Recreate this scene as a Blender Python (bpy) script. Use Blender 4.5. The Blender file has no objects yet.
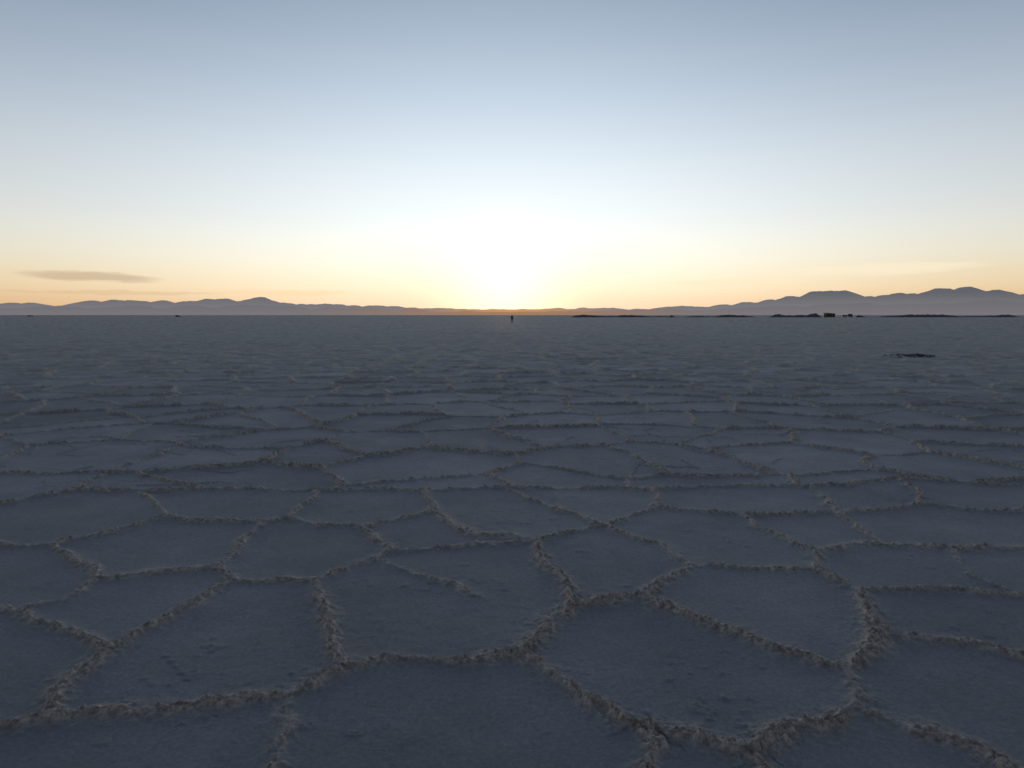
import bpy, bmesh, math, random
import numpy as np
from mathutils import Vector, Matrix
random.seed(7)
scene = bpy.context.scene
col = scene.collection
CAM_H = 1.7

# ------------------------------------------------------------ numpy noise
def _hash(ix, iy, seed):
    h = (ix.astype(np.int64)*374761393 + iy.astype(np.int64)*668265263 + seed*974634777) & 0xffffffff
    h = ((h ^ (h >> 13))*1274126177) & 0xffffffff
    h = ((h ^ (h >> 16))*2246822519) & 0xffffffff
    h = h ^ (h >> 15)
    return (h & 0xffffff)/float(0xffffff)
def vnoise(x, y, seed=0):
    ix = np.floor(x); iy = np.floor(y); fx = x-ix; fy = y-iy
    fx = fx*fx*fx*(fx*(fx*6-15)+10); fy = fy*fy*fy*(fy*(fy*6-15)+10)
    a = _hash(ix, iy, seed); b = _hash(ix+1, iy, seed)
    c = _hash(ix, iy+1, seed); d = _hash(ix+1, iy+1, seed)
    return (a*(1-fx)+b*fx)*(1-fy)+(c*(1-fx)+d*fx)*fy
def fbm(x, y, seed=0, octv=3):
    s = 0; a = 1.0; t = 0
    for i in range(octv):
        c, q = math.cos(0.6*i+.3), math.sin(0.6*i+.3)
        s = s + a*vnoise((x*c-y*q)*2**i, (x*q+y*c)*2**i, seed+i*17); t += a; a *= .5
    return s/t
def lumps(x, y, seed):
    """rounded pebbly lumps, 0..1"""
    ix = np.floor(x); iy = np.floor(y); best = np.full(x.shape, 9.); hh = np.zeros_like(x)
    for i in (-1, 0, 1):
        for j in (-1, 0, 1):
            cx = ix+i; cy = iy+j
            d = np.hypot(cx+.15+.7*_hash(cx, cy, seed)-x, cy+.15+.7*_hash(cx, cy, seed+1)-y)
            m = d < best; best = np.where(m, d, best); hh = np.where(m, _hash(cx, cy, seed+2), hh)
    return np.sqrt(np.clip(1-(best*1.35)**2, 0, 1))*(.35+.65*hh)

# ------------------------------------------------------------ materials
def new_mat(name):
    m = bpy.data.materials.new(name); m.use_nodes = True
    return m, m.node_tree, m.node_tree.nodes["Principled BSDF"]
def simple_mat(name, c, rough=.6, metal=0, var=.25, scale=6):
    m, nt, b = new_mat(name)
    tc = nt.nodes.new("ShaderNodeTexCoord"); n = nt.nodes.new("ShaderNodeTexNoise")
    n.inputs["Scale"].default_value = scale; n.inputs["Detail"].default_value = 5
    nt.links.new(tc.outputs["Object"], n.inputs["Vector"])
    r = nt.nodes.new("ShaderNodeValToRGB")
    r.color_ramp.elements[0].position = .3; r.color_ramp.elements[1].position = .7
    r.color_ramp.elements[0].color = (*[k*(1-var) for k in c], 1)
    r.color_ramp.elements[1].color = (*[min(1, k*(1+var)) for k in c], 1)
    nt.links.new(n.outputs["Fac"], r.inputs["Fac"]); nt.links.new(r.outputs["Color"], b.inputs["Base Color"])
    b.inputs["Roughness"].default_value = rough; b.inputs["Metallic"].default_value = metal
    return m

# ------------------------------------------------------------ salt crust ridge network (metres on the ground)
T = [(-5.13,5.99),(-4.64,6.05),(-4.26,6.59),(-3.57,6.52),(-2.83,6.59),(-1.93,6.55),(-.80,6.55),(-.12,6.67),(.57,6.63),
     (1.40,6.55),(2.29,6.71),(3.00,6.63),(4.06,7.0),(4.92,6.74),(5.57,6.52)]
P = dict(A0=(-4.38,5.08),A1=(-3.87,5.01),A2=(-3.43,4.92),A3=(-2.96,5.60),A4=(-2.06,5.48),A5=(-1.86,5.62),A6=(-2.70,4.33),
 A7=(-2.0,4.46),A8=(-1.79,4.26),A9=(-1.29,4.25),A10=(-1.26,5.35),A11=(-.89,4.77),A12=(-.73,5.77),A13=(-.33,5.25),
 A14=(.14,5.03),A15=(.71,5.40),A16=(1.26,5.89),A17=(1.20,4.46),A18=(.22,4.50),A19=(.40,3.90),A20=(.81,3.94),A21=(-.01,3.29),
 A22=(-.81,3.175),A23=(-1.02,3.67),A24=(-.20,4.06),A25=(-.95,4.61),A26=(2.05,4.39),A27=(2.17,4.06),A28=(1.99,3.49),
 A29=(1.62,3.11),A30=(1.14,3.58),A31=(1.37,3.33),A32=(1.48,2.79),A33=(.90,2.54),A34=(.53,2.69),A35=(.25,3.04),
 A36=(.56,2.58),A37=(.44,2.37),A37b=(.3,2.05),A38=(.95,2.37),A38b=(1.0,2.05),A39=(1.66,2.62),A40=(1.83,2.48),A41=(1.96,2.29),
 A42=(2.35,3.43),A43=(2.55,3.25),A43b=(2.76,3.15),A44=(2.65,4.07),A45=(3.11,4.0),A45b=(3.43,3.94),A46=(2.76,4.9),
 A47=(3.73,4.83),A47b=(4.16,4.83),A48=(2.80,5.77),A49=(2.0,5.35),A50=(1.95,5.71),A51=(2.21,4.75),A52=(3.75,5.99),
 A53=(4.23,5.77),A53b=(5.13,5.99),A54=(-1.45,2.82),A55=(-1.02,2.91),A56=(-.95,2.585),A57=(-.90,2.37),A57b=(-.85,2.05),
 A58=(-2.01,2.77),A59=(-2.11,2.67),A59b=(-2.30,2.585),A60=(-2.08,2.95),A61=(-2.08,3.30),A62=(-1.92,3.91),A63=(-2.86,3.77),
 A64=(-2.25,3.49),A65=(-2.71,3.94),A66=(-2.98,3.82),A66b=(-3.35,3.85),A68=(3.04,4.33),A69=(3.23,4.86),A70=(1.08,4.86))
for i, t in enumerate(T): P["T%d" % i] = t
chains = ["A0 A1 A2 A6 A7 A8 A9 A25 A11 A14","A2 A3 A4 A5 A10 A11","A3 T3","A4 A7","A5 T5","A10 A12 T6","A12 A13 A14",
 "A14 A15 T7","A15 A16 T9","A16 A50 A49 A51 A26","A50 A48 T11","A48 A46","A51 A46","A46 A69 A47 A47b","A69 A68 A45",
 "A15 A70 A17 A26","A17 A20","A14 A18 A19 A20","A19 A21","A20 A30 A31 A29","A26 A27 A28 A29 A32 A33","A21 A35 A34 A33",
 "A34 A36 A37 A37b","A33 A38 A38b","A32 A39 A40 A41","A28 A42 A43 A43b","A27 A44 A45 A45b","A48 A52 A53 A53b","A52 T12",
 "A25 A24","A9 A23 A22","A22 A21","A22 A55 A54 A58 A59 A59b","A55 A56 A57 A57b","A58 A60 A61 A62 A8","A61 A64 A63 A66 A66b",
 "A63 A65 A6"," ".join("T%d" % i for i in range(15))]
segs = []
wts = {0:.85,2:.6,3:.7,4:.7,9:1.0,14:.6,29:.55,31:.9,33:.8,36:.7,20:1.35,21:1.35,17:1.3,18:1.3,19:1.1,24:1.1}
for ci, c in enumerate(chains):
    n = c.split()
    for a, b in zip(n[:-1], n[1:]): segs.append((*P[a], *P[b], wts.get(ci, .95)))

# ------------------------------------------------------------ ground sheet (polar level-of-detail grid)
dense = np.radians(np.arange(-43, 43.001, .084))
coarse = np.radians(np.arange(43.8, 316.5, .8))
ang = np.concatenate([dense, coarse]); NA = len(ang)
dd = np.concatenate([np.arange(575, 160, -.85), np.arange(160, 30, -.34), np.arange(30, 1.0, -.25)])
rr = np.concatenate([np.linspace(.1, 2.0, 26), 686.5*CAM_H/dd, np.geomspace(1250, 60000, 30)])
NR = len(rr)
dR = np.gradient(rr)
R, A = np.meshgrid(rr, ang, indexing='ij')
X = (R*np.sin(A)).ravel(); Y = (R*np.cos(A)).ravel(); RR = R.ravel()
DR = np.repeat(dR, NA)
# domain warp for organic lines
wx = X + .16*(fbm(X*2.2, Y*2.2, 1)-.5) + .06*(fbm(X*9, Y*9, 2)-.5) + .028*(vnoise(X*30, Y*30, 3)-.5)
wy = Y + .16*(fbm(X*2.2, Y*2.2, 4)-.5) + .06*(fbm(X*9, Y*9, 5)-.5) + .028*(vnoise(X*30, Y*30, 6)-.5)
# voronoi elsewhere
def vor(px, py, CS, sd):
    px = px/CS; py = py/CS
    ix = np.floor(px); iy = np.floor(py)
    best = np.full(px.shape, 1e9); bx = np.zeros_like(px); by = np.zeros_like(px)
    for i in range(-1, 2):
        for j in range(-1, 2):
            cx = ix+i; cy = iy+j
            sx = cx+.5+.85*(_hash(cx, cy, sd)-.5); sy = cy+.5+.85*(_hash(cx, cy, sd+1)-.5)
            d = (sx-px)**2+(sy-py)**2
            m = d < best
            best = np.where(m, d, best); bx = np.where(m, sx, bx); by = np.where(m, sy, by)
    ed = np.full(px.shape, 1e9)
    wt = np.ones_like(px)
    for i in range(-2, 3):
        for j in range(-2, 3):
            cx = ix+i; cy = iy+j
            sx = cx+.5+.85*(_hash(cx, cy, sd)-.5); sy = cy+.5+.85*(_hash(cx, cy, sd+1)-.5)
            ddx = sx-bx; ddy = sy-by; L = np.sqrt(ddx**2+ddy**2)
            ok = L > 1e-5
            e = np.where(ok, ((.5*(sx+bx)-px)*ddx+(.5*(sy+by)-py)*ddy)/np.maximum(L, 1e-5), 1e9)
            m = e < ed
            ed = np.where(m, e, ed)
            w = .55+.85*_hash(np.round((sx+bx)*997), np.round((sy+by)*997), 5)
            wt = np.where(m, w, wt)
    return ed*CS, wt, _hash(np.round(bx*991), np.round(by*991), 8)
W2x = X + .5*(fbm(X*.55, Y*.55, 21, 2)-.5) + (wx-X); W2y = Y + .5*(fbm(X*.55, Y*.55, 22, 2)-.5) + (wy-Y)
D, WT, CELL = vor(W2x, W2y, 1.45, 11)
tx = np.array([t[0] for t in T]); ty = np.array([t[1] for t in T])
topY = np.interp(X, tx, ty)
side = 2.0+(Y-2.1)*3.57/4.42
reg = (wy < topY) & (Y > 2.05) & (X < side+.02) & (X > -(side*.9+.5))
near = (Y > 1.5) & (Y < 7.6) & (np.abs(X) < 6.5)
idx = np.where(near)[0]
nx = wx[idx]; ny = wy[idx]; gd = np.full(nx.shape, 1e9); gw = np.ones_like(nx)
for (x0, y0, x1, y1, w) in segs:
    ex, ey = x1-x0, y1-y0; L2 = ex*ex+ey*ey
    t = np.clip(((nx-x0)*ex+(ny-y0)*ey)/L2, 0, 1)
    d = np.hypot(nx-x0-t*ex, ny-y0-t*ey)
    m = d < gd; gd = np.where(m, d, gd); gw = np.where(m, w, gw)
G = np.full(X.shape, 1e9); GWt = np.ones_like(X); G[idx] = gd; GWt[idx] = gw
D = np.where(reg, 1e9, D); CELL = np.where(reg, .5, CELL)
useG = (G < D) & (reg | (np.abs(wy-topY) < .25))
WT = np.where(useG, GWt, WT); D = np.where(useG, G, D); D = np.maximum(D, 0)
n_w = fbm(X*3.1, Y*3.1, 31, 2)
wid = .025*(.6+.9*n_w)*np.clip(WT, .6, 1.35)
wid = np.maximum(wid, np.minimum(.6*DR, .14)*(RR > 6))
broken = np.clip((fbm(X*5, Y*5, 33, 3)-.2)*4.5, .5, 1)
core = np.exp(-(D/wid)**2)
cr = fbm(X*55, Y*55, 35, 2)
skirt = np.exp(-(D/np.maximum(wid*2.8, .03))**2)
lump = np.full(X.shape, .55)
ni = np.where((D < .16) & (RR < 14))[0]
lump[ni] = .6*lumps(X[ni]*36, Y[ni]*36, 71)+.4*lumps(X[ni]*75+3, Y[ni]*75, 75)
hb = np.where(RR > 5, np.clip(1+(RR-5)*.10, 1, 2.3), 1.0)
H = WT*hb*broken*core*(.009+.022*lump)
sk = np.clip(skirt*1.3-.2+.6*(cr-.5), 0, 1)
H += .011*sk*lump*WT*broken + .004*skirt
# two rows of upturned flakes with a seam between them
H -= .009*np.exp(-(D/.006)**2)*broken*(RR < 6)
# faint secondary cracks in patches
D2, W2, _c = vor(W2x+7.3, W2y-2.1, .62, 61)
pm = np.clip((fbm(X*.5, Y*.5, 64, 2)-.46)*7, 0, 1)*np.clip((W2-.85)*3, 0, 1)*(~reg)
c2_ = np.exp(-(D2/np.maximum(.012, np.minimum(.5*DR, .06)))**2)*pm
H += .010*c2_*hb
# loose crumbs, granular crust, gentle undulation
cm = np.clip((fbm(X*1.3, Y*1.3, 42, 2)-.42)*3, 0, 1)
cn_ = vnoise(X*19, Y*19, 41)
ci_ = np.where((RR < 12) & (cn_ > .74) & (cm > 0))[0]
crumb = np.zeros_like(X)
crumb[ci_] = lumps(X[ci_]*44, Y[ci_]*44, 81)*np.clip((cn_[ci_]-.74)*6, 0, 1)*cm[ci_]
H += .009*crumb
big = fbm(X*.25, Y*.25, 45, 3)
H += .004*(fbm(X*24, Y*24, 43, 3)-.5) + .012*(fbm(X*2, Y*2, 44, 3)-.5) + (.025+.06*np.clip((RR-12)/40, 0, 1))*(big-.5)
# rougher, broken-up crust patches further out on the flat
patch = np.clip((fbm(X*.09, Y*.05, 91, 3)-.42)*5, .3, 1)*np.clip((RR-13)/14, 0, 1)
rg = fbm(X*1.1, Y*1.1, 92, 3)
H += .20*patch*np.clip(rg-.5, 0, 1)
fade = np.clip(1-(RR-500)/900, 0, 1)
H *= fade
ridge = np.clip(core*broken*np.clip(WT, .5, 1.1)+sk*.55*broken+.5*c2_+.2*crumb, 0, 1)
CELL = np.clip(.5+(CELL-.5)*.7 + patch*(rg-.5)*1.9, 0, 1)
NV = NR*NA
co = np.stack([X, Y, H], 1).astype(np.float32)
co = np.vstack([co, np.array([[0, 0, 0]], np.float32)])
i0 = np.arange(NR-1)[:, None]*NA; j = np.arange(NA)[None, :]; j1 = (j+1) % NA
q = np.stack([i0+j, i0+j1, i0+NA+j1, i0+NA+j], -1).reshape(-1, 4)[:, ::-1]
jj = np.arange(NA); tri = np.stack([np.full(NA, NV), (jj+1) % NA, jj], 1)
me = bpy.data.meshes.new("salt_flat_ground")
me.vertices.add(NV+1); me.vertices.foreach_set("co", co.ravel())
nq = len(q); ntri = len(tri)
me.loops.add(nq*4+ntri*3); me.polygons.add(nq+ntri)
me.loops.foreach_set("vertex_index", np.concatenate([q.ravel(), tri.ravel()]).astype(np.int32))
me.polygons.foreach_set("loop_start", np.concatenate([np.arange(nq)*4, nq*4+np.arange(ntri)*3]).astype(np.int32))
me.polygons.foreach_set("use_smooth", np.ones(nq+ntri, bool))
me.update(calc_edges=True)
at = me.attributes.new("ridge", 'FLOAT', 'POINT'); at.data.foreach_set("value", np.append(ridge, 0).astype(np.float32))
at = me.attributes.new("cell", 'FLOAT', 'POINT'); at.data.foreach_set("value", np.append(CELL, .5).astype(np.float32))
ground = bpy.data.objects.new("salt_flat_ground", me); col.objects.link(ground)

m, nt, b = new_mat("salt_crust"); N = nt.nodes; Lk = nt.links
tc = N.new("ShaderNodeTexCoord"); atn = N.new("ShaderNodeAttribute"); atn.attribute_name = "ridge"
atc = N.new("ShaderNodeAttribute"); atc.attribute_name = "cell"
def noise(scale, detail=4, rough=.6):
    n = N.new("ShaderNodeTexNoise"); n.inputs["Scale"].default_value = scale
    n.inputs["Detail"].default_value = detail; n.inputs["Roughness"].default_value = rough
    Lk.new(tc.outputs["Object"], n.inputs["Vector"]); return n
def ramp(src, p0, c0, p1, c1):
    r = N.new("ShaderNodeValToRGB"); e = r.color_ramp.elements
    e[0].position = p0; e[0].color = (*c0, 1); e[1].position = p1; e[1].color = (*c1, 1)
    Lk.new(src, r.inputs["Fac"]); return r
def mix(f, a, b2, mode='MIX'):
    mx = N.new("ShaderNodeMix"); mx.data_type = 'RGBA'; mx.blend_type = mode
    if isinstance(f, float): mx.inputs[0].default_value = f
    else: Lk.new(f, mx.inputs[0])
    Lk.new(a, mx.inputs[6]); Lk.new(b2, mx.inputs[7]); return mx.outputs[2]
n1 = noise(.9, 6, .65); c1 = ramp(n1.outputs["Fac"], .32, (.205, .218, .25), .7, (.30, .312, .345))
n2 = noise(45, 4, .7); c2 = ramp(n2.outputs["Fac"], .3, (.74, .74, .74), .72, (1.16, 1.16, 1.16))
n4 = noise(.13, 7, .7); c4 = ramp(n4.outputs["Fac"], .35, (.78, .765, .77), .66, (1.18, 1.165, 1.15))
c5 = ramp(atc.outputs["Fac"], 0., (.76, .75, .76), 1., (1.26, 1.25, 1.23))
cell = mix(1.0, c1.outputs["Color"], c2.outputs["Color"], 'MULTIPLY')
cell = mix(1.0, cell, c4.outputs["Color"], 'MULTIPLY')
cell = mix(1.0, cell, c5.outputs["Color"], 'MULTIPLY')
n3 = noise(30, 5, .75); c3 = ramp(n3.outputs["Fac"], .36, (.17, .145, .125), .64, (.58, .51, .45))
base = mix(atn.outputs["Fac"], cell, c3.outputs["Color"])
Lk.new(base, b.inputs["Base Color"])
b.inputs["Roughness"].default_value = .72; b.inputs["Specular IOR Level"].default_value = .4
nb = noise(110, 5, .75); bp = N.new("ShaderNodeBump"); bp.inputs["Strength"].default_value = .8; bp.inputs["Distance"].default_value = .007
Lk.new(nb.outputs["Fac"], bp.inputs["Height"])
Lk.new(bp.outputs["Normal"], b.inputs["Normal"])
me.materials.append(m)

# ------------------------------------------------------------ mountains
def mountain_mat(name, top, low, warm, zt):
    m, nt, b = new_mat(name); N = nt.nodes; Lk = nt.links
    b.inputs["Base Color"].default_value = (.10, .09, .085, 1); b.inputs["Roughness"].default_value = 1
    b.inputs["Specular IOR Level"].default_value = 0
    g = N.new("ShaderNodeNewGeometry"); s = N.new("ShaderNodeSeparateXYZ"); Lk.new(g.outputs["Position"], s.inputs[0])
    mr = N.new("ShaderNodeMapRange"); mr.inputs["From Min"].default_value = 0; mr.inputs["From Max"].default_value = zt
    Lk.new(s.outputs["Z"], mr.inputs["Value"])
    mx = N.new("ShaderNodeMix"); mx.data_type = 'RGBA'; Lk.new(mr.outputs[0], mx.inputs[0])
    mx.inputs[6].default_value = (*low, 1); mx.inputs[7].default_value = (*top, 1)  # aerial haze painted onto the rock as emission, paler towards the base
    # warm haze glow around the sun's bearing, painted into the emission colour
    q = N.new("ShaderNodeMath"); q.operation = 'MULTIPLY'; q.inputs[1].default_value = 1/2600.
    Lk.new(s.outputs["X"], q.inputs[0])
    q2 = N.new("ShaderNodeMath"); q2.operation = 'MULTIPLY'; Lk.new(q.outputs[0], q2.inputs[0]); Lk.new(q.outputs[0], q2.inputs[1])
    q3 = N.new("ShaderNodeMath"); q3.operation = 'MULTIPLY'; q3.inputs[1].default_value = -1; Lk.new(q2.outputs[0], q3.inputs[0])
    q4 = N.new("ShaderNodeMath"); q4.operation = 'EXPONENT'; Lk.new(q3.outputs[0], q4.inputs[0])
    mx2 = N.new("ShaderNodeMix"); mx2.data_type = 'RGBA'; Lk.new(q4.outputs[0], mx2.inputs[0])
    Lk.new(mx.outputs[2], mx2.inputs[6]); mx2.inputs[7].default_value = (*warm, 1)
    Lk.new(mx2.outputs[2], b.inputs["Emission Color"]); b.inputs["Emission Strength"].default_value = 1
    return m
def mountains(name, y0, depth, prof, mat, seed, rough=.12):
    sc = y0/686.5
    px = np.array([p[0] for p in prof])*sc; pz = np.array([p[1] for p in prof])*sc
    xs = np.linspace(-3.0*y0, 3.0*y0, 2600); ds = np.linspace(-1, 1, 26)
    XX, DD = np.meshgrid(xs, ds, indexing='ij')
    h0 = np.interp(XX, px, pz)
    out = np.abs(XX) > px[-1]
    h0 = np.where(out, h0*(.5+.9*fbm(XX/2500, XX*0+3, seed+9, 4)), h0)
    h = h0*(1+rough*(fbm(XX/420, XX*0, seed, 4)-.5)*2) 
    gul = fbm(XX/500+DD*.4, DD*3, seed+3, 4)
    bell = np.clip(1-np.abs(DD)**1.3, 0, 1)
    Z = h*bell*(1-.55*np.abs(DD)*gul) - 2
    YY = y0+DD*depth
    nx_, nd = XX.shape
    v = np.stack([XX, YY, Z], -1).reshape(-1, 3)
    ii = np.arange(nx_-1)[:, None]*nd+np.arange(nd-1)[None, :]
    f = np.stack([ii, ii+nd, ii+nd+1, ii+1], -1).reshape(-1, 4)
    me = bpy.data.meshes.new(name); me.from_pydata(v.tolist(), [], f.tolist()); me.materials.append(mat)
    o = bpy.data.objects.new(name, me); col.objects.link(o); return o
back = [(-520,11),(-482,12),(-452,9),(-432,12),(-412,14),(-382,16),(-362,13),(-332,13.5),(-300,15),(-285,16.5),(-272,14),(-250,18),(-232,12),
        (-190,11),(-132,9),(-82,7),(-32,6),(0,5.5),(48,7),(90,7),(138,6),(158,9.5),(188,8),(228,11),(258,16),(288,20),(303,23),
        (328,23),(345,20),(358,19),(378,19.5),(395,23.5),(410,25.5),(440,27.5),(460,25),(473,22.5),(520,20.5)]
front = [(-520,6),(-470,8),(-420,7),(-380,9),(-330,7.5),(-280,9.5),(-230,8.5),(-180,7.5),(-120,6),(-60,4),(0,3.2),(60,4),(120,5),
         (180,5.5),(230,7),(280,9),(330,11),(380,9.5),(430,12),(480,13),(520,12)]
mountains("mountain_range", 26000, 4200, back, mountain_mat("rock_painted_haze", (.112,.116,.134), (.215,.203,.21), (.54,.29,.12), 850), 50, .22)
mountains("foothills", 15000, 1800, front, mountain_mat("foothill_rock_painted_haze", (.145,.142,.156), (.18,.168,.178), (.36,.19,.10), 260), 80, .4)

# ------------------------------------------------------------ helpers for built objects
def empty(name, loc, rot=0):
    e = bpy.data.objects.new(name, None); e.location = loc; e.rotation_euler = (0, 0, rot); e.empty_display_size = .5
    col.objects.link(e); return e
def obj_from_bm(name, bm, mats, parent=None, smooth=False, bevel=0):
    me = bpy.data.meshes.new(name); bmesh.ops.recalc_face_normals(bm, faces=bm.faces); bm.to_mesh(me); bm.free()
    for mm in mats: me.materials.append(mm)
    if smooth: me.polygons.foreach_set("use_smooth", [True]*len(me.polygons))
    o = bpy.data.objects.new(name, me); col.objects.link(o)
    if parent: o.parent = parent
    if bevel:
        md = o.modifiers.new("b", 'BEVEL'); md.width = bevel; md.segments = 2; md.limit_method = 'ANGLE'
    return o
def extrude_profile(bm, prof, y0, y1, taper=None):
    a = [bm.verts.new((x, y0+(taper(z) if taper else 0), z)) for x, z in prof]
    c = [bm.verts.new((x, y1-(taper(z) if taper else 0), z)) for x, z in prof]
    bm.faces.new(a); bm.faces.new(c[::-1])
    for i in range(len(prof)):
        k = (i+1) % len(prof); bm.faces.new([a[i], c[i], c[k], a[k]])
def bbox(bm, x0, x1, y0, y1, z0, z1):
    extrude_profile(bm, [(x0, z0), (x1, z0), (x1, z1), (x0, z1)], y0, y1)
def wheel(bm, x, y, r, w):
    M = Matrix.Translation((x, y, r)) @ Matrix.Rotation(math.pi/2, 4, 'X')
    bmesh.ops.create_cone(bm, cap_ends=True, segments=20, radius1=r, radius2=r, depth=w, matrix=M)
    bmesh.ops.create_cone(bm, cap_ends=True, segments=12, radius1=r*.55, radius2=r*.5, depth=w+.03, matrix=M)
tyre = simple_mat("tyre_rubber", (.025, .025, .025), .9)
glass = simple_mat("dark_window_glass", (.02, .022, .025), .1)
paint_d = simple_mat("dark_car_paint", (.05, .05, .06), .35)
paint_w = simple_mat("dusty_white_paint", (.35, .35, .35), .5)
wood = simple_mat("weathered_wood", (.10, .075, .055), .85)
tin = simple_mat("corrugated_tin", (.14, .13, .13), .55, .5)
saltdark = simple_mat("wet_salt_brine", (.10, .105, .115), .8, 0, .35, 5)

def car(loc, rot, paint):
    e = empty("parked_car", loc, rot)
    bm = bmesh.new()
    extrude_profile(bm, [(-2.15,.35),(2.1,.35),(2.2,.6),(2.12,.9),(1.15,1.02),(.55,1.5),(-1.2,1.55),(-1.95,1.05),(-2.2,.98)],
                    -.86, .86, lambda z: max(0, z-1.0)*.35)
    obj_from_bm("body", bm, [paint], e, bevel=.05)
    bm = bmesh.new()
    for s in (-1, 1):
        for (a, c_) in (((-1.6,1.08),(-.45,1.08)), ((-.35,1.08),(.85,1.08))):
            v = [(a[0], a[1]), (c_[0], c_[1]), (min(c_[0], .5), 1.42), (max(a[0], -1.2), 1.42)]
            bm.faces.new([bm.verts.new((x, s*(.866-max(0, z-1)*.35), z)) for x, z in v])
    bm.faces.new([bm.verts.new(p) for p in ((1.12,-.7,1.06),(1.12,.7,1.06),(.62,.62,1.46),(.62,-.62,1.46))])
    obj_from_bm("windows", bm, [glass], e)
    bm = bmesh.new()
    for x in (-1.35, 1.4):
        for y in (-.78, .78): wheel(bm, x, y, .34, .22)
    obj_from_bm("wheels", bm, [tyre], e)
    return e
def truck(loc, rot):
    e = empty("flatbed_truck", loc, rot)
    bm = bmesh.new()
    extrude_profile(bm, [(1.6,.55),(3.5,.55),(3.5,1.5),(3.2,2.45),(1.6,2.5)], -1.1, 1.1); obj_from_bm("cab", bm, [paint_d], e, bevel=.06)
    bm = bmesh.new(); bbox(bm, -3.4, 1.5, -1.2, 1.2, .85, 1.05)
    for y in (-1.2, 1.14): bbox(bm, -3.4, 1.5, y, y+.06, 1.053, 1.75)
    bbox(bm, 1.42, 1.5, -1.13, 1.13, 1.053, 2.3); obj_from_bm("cargo_bed", bm, [wood], e)
    bm = bmesh.new(); bm.faces.new([bm.verts.new(p) for p in ((3.52,-.95,1.55),(3.52,.95,1.55),(3.25,.9,2.35),(3.25,-.9,2.35))]); obj_from_bm("windscreen", bm, [glass], e)
    bm = bmesh.new()
    for x in (-2.3, 2.6):
        for y in (-1, 1): wheel(bm, x, y, .48, .3)
    obj_from_bm("wheels", bm, [tyre], e); return e
def hut(loc, rot, L=6, Wd=4, h=2.5):
    e = empty("salt_workers_hut", loc, rot)
    bm = bmesh.new(); bbox(bm, -L/2, L/2, -Wd/2, Wd/2, 0, h); obj_from_bm("walls", bm, [wood], e)
    bm = bmesh.new(); extrude_profile(bm, [(-L/2-.4, h+.003), (L/2+.4, h+.003), (L/2+.4, h+.2), (-L/2-.4, h+.75)], -Wd/2-.4, Wd/2+.4)
    obj_from_bm("sloping_roof", bm, [tin], e)
    bm = bmesh.new(); bbox(bm, -.5, .45, -Wd/2-.05, -Wd/2-.003, .02, 2.05); obj_from_bm("door", bm, [paint_d], e)
    bm = bmesh.new()
    for x in (-2.2, 1.4): bbox(bm, x, x+.9, -Wd/2-.04, -Wd/2-.003, 1.0, 1.8)
    obj_from_bm("windows", bm, [glass], e); return e
def heap_row(name, pts, w, h, seed, mat):
    # long irregular bank of heaped salt following pts
    vs = []; fs = []; K = 9; path = []
    for (a, b2) in zip(pts[:-1], pts[1:]):
        n = max(4, int(math.dist(a, b2)/1.2))
        for i in range(n): t = i/n; path.append((a[0]+(b2[0]-a[0])*t, a[1]+(b2[1]-a[1])*t))
    for i, (x, y) in enumerate(path):
        hh = h*max(.1, -.35+2.3*float(fbm(np.array([i*.07]), np.array([seed*1.7]), seed, 4)[0]))*min(1, i/4, (len(path)-1-i)/4)
        for k in range(K):
            t = k/(K-1)*2-1
            vs.append((x+random.uniform(-.15, .15), y+t*w, hh*max(0, 1-abs(t)**1.4)*(.85+.3*random.random())-.03))
    for i in range(len(path)-1):
        for k in range(K-1):
            a = i*K+k; fs.append((a, a+K, a+K+1, a+1))
    me = bpy.data.meshes.new(name); me.from_pydata(vs, [], fs); me.materials.append(mat)
    o = bpy.data.objects.new(name, me); col.objects.link(o); return o
heap_row("salt_embankment", [(42, 500), (110, 500), (182, 505)], 3, 1.3, 3, saltdark)
heap_row("salt_embankment", [(186, 498), (226, 497)], 4, 3.0, 8, saltdark)
heap_row("salt_embankment", [(252, 505), (330, 510), (420, 520), (520, 530)], 4, 1.4, 5, saltdark)
hut((229, 495, 0), .12)
truck((240.5, 492, 0), .3)
car((250, 494, 0), -.2, paint_d)
car((112, 480, 0), 1.0, paint_d)
car((-292, 600, 0), .15, paint_d)
car((-428, 610, 0), .6, paint_w)

# broken crust slabs lying on the flat
def slabs(loc, w, d, n, hmax, seed, mat):
    random.seed(seed); bm = bmesh.new()
    for i in range(n):
        a = random.uniform(0, 6.28); r = math.sqrt(random.random())
        cx, cy = math.cos(a)*r*w/2, math.sin(a)*r*d/2
        s = random.uniform(.06, .2)*(1.2-.5*r); k = random.randint(5, 7); th = random.uniform(.012, .035)
        M = Matrix.Translation((cx, cy, hmax*random.random()*(1-r)+.01)) @ Matrix.Rotation(random.uniform(-.3, .3), 4, 'X') @ Matrix.Rotation(random.uniform(-.25, .25), 4, 'Y')
        ring = [(math.cos(6.283*j/k+random.uniform(-.3, .3))*s*random.uniform(.7, 1.2), math.sin(6.283*j/k)*s*random.uniform(.7, 1.2)) for j in range(k)]
        lo = [bm.verts.new(M @ Vector((x, y, 0))) for x, y in ring]; hi = [bm.verts.new(M @ Vector((x*.93, y*.93, th))) for x, y in ring]
        bm.faces.new(lo[::-1]); bm.faces.new(hi)
        for j in range(k): bm.faces.new([lo[j], lo[(j+1) % k], hi[(j+1) % k], hi[j]])
    o = obj_from_bm("broken_salt_slabs", bm, [mat]); o.location = loc
slabs((16.2, 27.8, .03), 1.9, 1.6, 46, .11, 3, saltdark)

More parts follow.
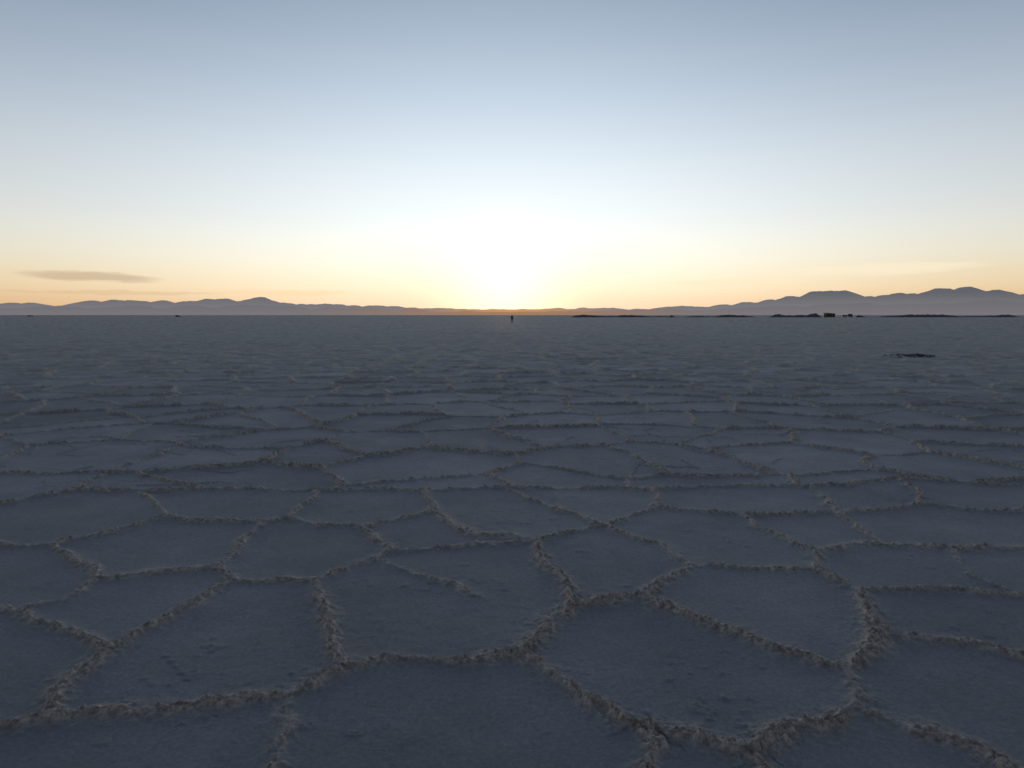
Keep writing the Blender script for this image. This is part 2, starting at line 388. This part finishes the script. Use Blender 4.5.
# ------------------------------------------------------------ distant person
def skin(name, verts, edges, radii, mats, parent, fn=None, sub=2):
    me = bpy.data.meshes.new(name); me.from_pydata(verts, edges, []); o = bpy.data.objects.new(name, me); col.objects.link(o)
    for mm in mats: me.materials.append(mm)
    o.parent = parent
    md = o.modifiers.new("s", 'SKIN'); md.use_smooth_shade = True
    for i, r in enumerate(radii):
        me.skin_vertices[0].data[i].radius = (r, r) if not isinstance(r, tuple) else r
    me.skin_vertices[0].data[0].use_root = True
    ss = o.modifiers.new("u", 'SUBSURF'); ss.levels = sub; ss.render_levels = sub
    return o
def person(loc, rot):
    e = empty("standing_person", loc, rot)
    jacket = simple_mat("dark_jacket", (.03, .03, .04), .9); trous = simple_mat("dark_trousers", (.025, .028, .04), .9)
    skinm = simple_mat("skin", (.35, .2, .14), .6); hairm = simple_mat("dark_hair", (.02, .015, .01), .8); shoe = simple_mat("leather_shoes", (.03, .02, .015), .6)
    V = [(0,0,.95),(0,0,1.12),(0,.005,1.28),(0,.0,1.42),(0,.01,1.50),(0,.01,1.56),
         (.19,0,1.40),(.25,.01,1.14),(.25,-.05,.90),(-.19,0,1.40),(-.25,.01,1.14),(-.24,-.05,.90)]
    E = [(0,1),(1,2),(2,3),(3,4),(4,5),(3,6),(6,7),(7,8),(3,9),(9,10),(10,11)]
    Rr = [(.17,.12),(.15,.11),(.17,.12),(.15,.10),(.06,.06),(.055,.055),.075,.055,.042,.075,.055,.042]
    skin("jacket_torso_and_arms", V, E, Rr, [jacket], e)
    V = [(0,0,.98),(.09,0,.90),(.11,-.02,.50),(.13,.01,.09),(-.09,0,.90),(-.12,-.03,.50),(-.15,.0,.09)]
    skin("trousers", V, [(0,1),(1,2),(2,3),(0,4),(4,5),(5,6)], [(.15,.12),.10,.07,.052,.10,.07,.052], [trous], e)
    for s in (-1, 1):
        skin("shoe", [(s*.135,.04,.05),(s*.14,-.06,.045),(s*.15,-.17,.035)], [(0,1),(1,2)], [.045,.045,.033], [shoe], e)
        V = [(s*.25,-.05,.91),(s*.25,-.06,.86),(s*.25,-.07,.81)]; E = [(0,1),(1,2)]; Rr = [.03,(.022,.04),(.018,.04)]
        skin("hand_palm", V, E, Rr, [skinm], e, sub=1)
        for k, L in enumerate((.065,.075,.07,.055)):
            y = -.105+k*.022
            skin("finger", [(s*.25,y,.81),(s*.247,y-.004,.81-L*.5),(s*.238,y-.006,.81-L)], [(0,1),(1,2)], [.009,.0085,.007], [skinm], e, sub=1)
        skin("thumb", [(s*.25,-.09,.86),(s*.24,-.12,.83),(s*.235,-.125,.80)], [(0,1),(1,2)], [.012,.010,.008], [skinm], e, sub=1)
    bm = bmesh.new(); bmesh.ops.create_uvsphere(bm, u_segments=24, v_segments=16, radius=1)
    for v in bm.verts:
        x, y, z = v.co; w = .078*(1-.18*max(0, -z)); v.co = Vector((x*w, y*.098-(.008 if z < -.3 and y < 0 else 0), z*.118))
    for v in bm.verts: v.co += Vector((0, 0, 1.625))
    bmesh.ops.create_cone(bm, cap_ends=True, segments=6, radius1=.016, radius2=.004, depth=.05, matrix=Matrix.Translation((0,-.098,1.62)) @ Matrix.Rotation(-.35, 4, 'X'))
    for s in (-1, 1): bmesh.ops.create_uvsphere(bm, u_segments=8, v_segments=6, radius=.025, matrix=Matrix.Translation((s*.078, .01, 1.62)) @ Matrix.Diagonal((.4, .8, 1.2, 1)))
    obj_from_bm("head", bm, [skinm], e, True)
    bm = bmesh.new()
    for s in (-1, 1): bmesh.ops.create_uvsphere(bm, u_segments=8, v_segments=6, radius=.011, matrix=Matrix.Translation((s*.03, -.088, 1.635)))
    bmesh.ops.create_uvsphere(bm, u_segments=8, v_segments=6, radius=.02, matrix=Matrix.Translation((0, -.088, 1.575)) @ Matrix.Diagonal((1.1, .4, .25, 1)))
    obj_from_bm("eyes_and_mouth", bm, [hairm], e, True)
    bm = bmesh.new(); bmesh.ops.create_uvsphere(bm, u_segments=24, v_segments=16, radius=1)
    for v in bm.verts:
        x, y, z = v.co; k = 1 if y > -.35 or z > .55 else .85
        v.co = Vector((x*.088*k, y*.106*k+.008, max(z, -.55)*.128+1.635))
    obj_from_bm("hair", bm, [hairm], e, True)
# stand the person exactly on the crust surface
k_ = np.argmin((X-0.0)**2+(Y-150.0)**2)
person((0.0, 150, float(H[k_])), math.radians(165))

# ------------------------------------------------------------ sky
SUN_AZ = math.radians(-.6); SUN_EL = math.radians(1.0)
w = bpy.data.worlds.new("World"); scene.world = w; w.use_nodes = True; nt = w.node_tree; N = nt.nodes; Lk = nt.links
for n in list(N): N.remove(n)
outn = N.new("ShaderNodeOutputWorld"); bg = N.new("ShaderNodeBackground"); Lk.new(bg.outputs[0], outn.inputs[0])
tc = N.new("ShaderNodeTexCoord"); sep = N.new("ShaderNodeSeparateXYZ"); Lk.new(tc.outputs["Generated"], sep.inputs[0])
def M(op, *a):
    n = N.new("ShaderNodeMath"); n.operation = op
    for i, v in enumerate(a):
        if isinstance(v, (int, float)): n.inputs[i].default_value = v
        else: Lk.new(v, n.inputs[i])
    return n.outputs[0]
def scalecol(c, f):
    n = N.new("ShaderNodeVectorMath"); n.operation = 'SCALE'
    if isinstance(c, tuple): n.inputs[0].default_value = c
    else: Lk.new(c, n.inputs[0])
    if isinstance(f, float): n.inputs["Scale"].default_value = f
    else: Lk.new(f, n.inputs["Scale"])
    return n.outputs[0]
def addv(a, b):
    n = N.new("ShaderNodeVectorMath"); n.operation = 'ADD'; Lk.new(a, n.inputs[0]); Lk.new(b, n.inputs[1]); return n.outputs[0]
x, y, z = sep.outputs
elev = M('MULTIPLY', M('ARCSINE', z), 57.2958)
az = M('MULTIPLY', M('ARCTAN2', x, y), 57.2958)
def gauss(v, s):
    t = M('DIVIDE', v, s); return M('EXPONENT', M('MULTIPLY', M('MULTIPLY', t, t), -1.0))
cr = N.new("ShaderNodeValToRGB"); Lk.new(M('DIVIDE', elev, 90.0), cr.inputs[0]); cr.color_ramp.interpolation = 'B_SPLINE'
stops = [(0,(.66,.38,.20)),(.7,(.75,.46,.25)),(2,(.88,.65,.37)),(4.3,(.87,.80,.63)),(7.5,(.75,.78,.77)),(13.7,(.505,.585,.675)),
         (19.5,(.31,.385,.50)),(23.5,(.24,.315,.425)),(40,(.15,.20,.28)),(90,(.105,.14,.21))]
el = cr.color_ramp.elements
el[0].position = 0; el[0].color = (*stops[0][1], 1); el[1].position = 1; el[1].color = (*stops[-1][1], 1)
for d_, c_ in stops[1:-1]:
    k = el.new(d_/90); k.color = (*c_, 1)
azf = M('ADD', .36, M('MULTIPLY', .64, gauss(az, 85.0)))
basec = scalecol(cr.outputs["Color"], azf)
dt = N.new("ShaderNodeVectorMath"); dt.operation = 'DOT_PRODUCT'; Lk.new(tc.outputs["Generated"], dt.inputs[0])
dt.inputs[1].default_value = (math.sin(SUN_AZ)*math.cos(SUN_EL), math.cos(SUN_AZ)*math.cos(SUN_EL), math.sin(SUN_EL))
th = M('MULTIPLY', M('ARCCOSINE', M('MINIMUM', dt.outputs["Value"], 1.0)), 57.2958)
c = addv(basec, scalecol((.25, .28, .29), gauss(th, 25.0)))
c = addv(c, scalecol((.70, .52, .29), gauss(th, 4.2)))
sky = N.new("ShaderNodeTexSky"); sky.sky_type = 'NISHITA'; sky.sun_disc = False
sky.sun_elevation = SUN_EL; sky.sun_rotation = SUN_AZ; sky.altitude = 3400
c = addv(c, scalecol(sky.outputs[0], .01))
# thin clouds low over the horizon
cv = N.new("ShaderNodeCombineXYZ"); Lk.new(M('MULTIPLY', az, .25), cv.inputs[0]); Lk.new(M('MULTIPLY', elev, 2.2), cv.inputs[1])
cn = N.new("ShaderNodeTexNoise"); cn.inputs["Scale"].default_value = 1.0; cn.inputs["Detail"].default_value = 6; cn.inputs["Roughness"].default_value = .65; Lk.new(cv.outputs[0], cn.inputs["Vector"])
nz = M('SUBTRACT', cn.outputs["Fac"], .5)
def cloud(az0, el0, wa, we, slope, amp):
    da = M('SUBTRACT', az, az0)
    de = M('SUBTRACT', M('SUBTRACT', elev, el0), M('MULTIPLY', da, slope))
    de = M('ADD', de, M('MULTIPLY', nz, .8))
    ta = M('DIVIDE', da, wa); te = M('DIVIDE', de, we)
    r = M('ADD', M('POWER', M('ABSOLUTE', ta), 2.5), M('MULTIPLY', te, te))
    s = N.new("ShaderNodeMapRange"); s.interpolation_type = 'SMOOTHSTEP'; Lk.new(r, s.inputs["Value"])
    s.inputs["From Min"].default_value = 1.25; s.inputs["From Max"].default_value = .1
    return M('MULTIPLY', s.outputs[0], amp)
def mixc(f, a, colr):
    mx = N.new("ShaderNodeMix"); mx.data_type = 'RGBA'; Lk.new(f, mx.inputs[0]); Lk.new(a, mx.inputs[6]); mx.inputs[7].default_value = (*colr, 1); return mx.outputs[2]
c = mixc(cloud(-31.4, 2.72, 4.6, .40, -.035, .70), c, (.58, .43, .29))
c = mixc(cloud(-19.0, 1.75, 6.5, .22, .0, .45), c, (1.0, .70, .40))
c = mixc(cloud(-30.0, 1.6, 7.5, .18, .0, .35), c, (.66, .44, .28))
c = mixc(cloud(27.5, 3.35, 7.5, .45, .01, .6), c, (1.0, .87, .64))
c = mixc(cloud(18.0, 2.6, 6.0, .25, .01, .4), c, (1.0, .84, .56))
Lk.new(c, bg.inputs[0]); bg.inputs[1].default_value = 1.0

sl = bpy.data.lights.new("sun", 'SUN'); sl.energy = .09; sl.angle = math.radians(3); sl.color = (1, .70, .45)
so = bpy.data.objects.new("sun", sl); col.objects.link(so)
sd = Vector((math.sin(SUN_AZ)*math.cos(SUN_EL), math.cos(SUN_AZ)*math.cos(SUN_EL), math.sin(SUN_EL)))
so.rotation_euler = sd.to_track_quat('Z', 'Y').to_euler(); so.location = (0, 0, 30)

cam = bpy.data.cameras.new("camera"); co_ = bpy.data.objects.new("camera", cam); col.objects.link(co_)
cam.sensor_width = 36; cam.lens = 683/1024*36; cam.clip_start = .05; cam.clip_end = 200000
co_.location = (0, 0, CAM_H); co_.rotation_euler = (math.radians(90-5.77), 0, 0)
scene.camera = co_
scene.view_settings.view_transform = 'Standard'; scene.view_settings.look = 'None'; scene.view_settings.exposure = 0
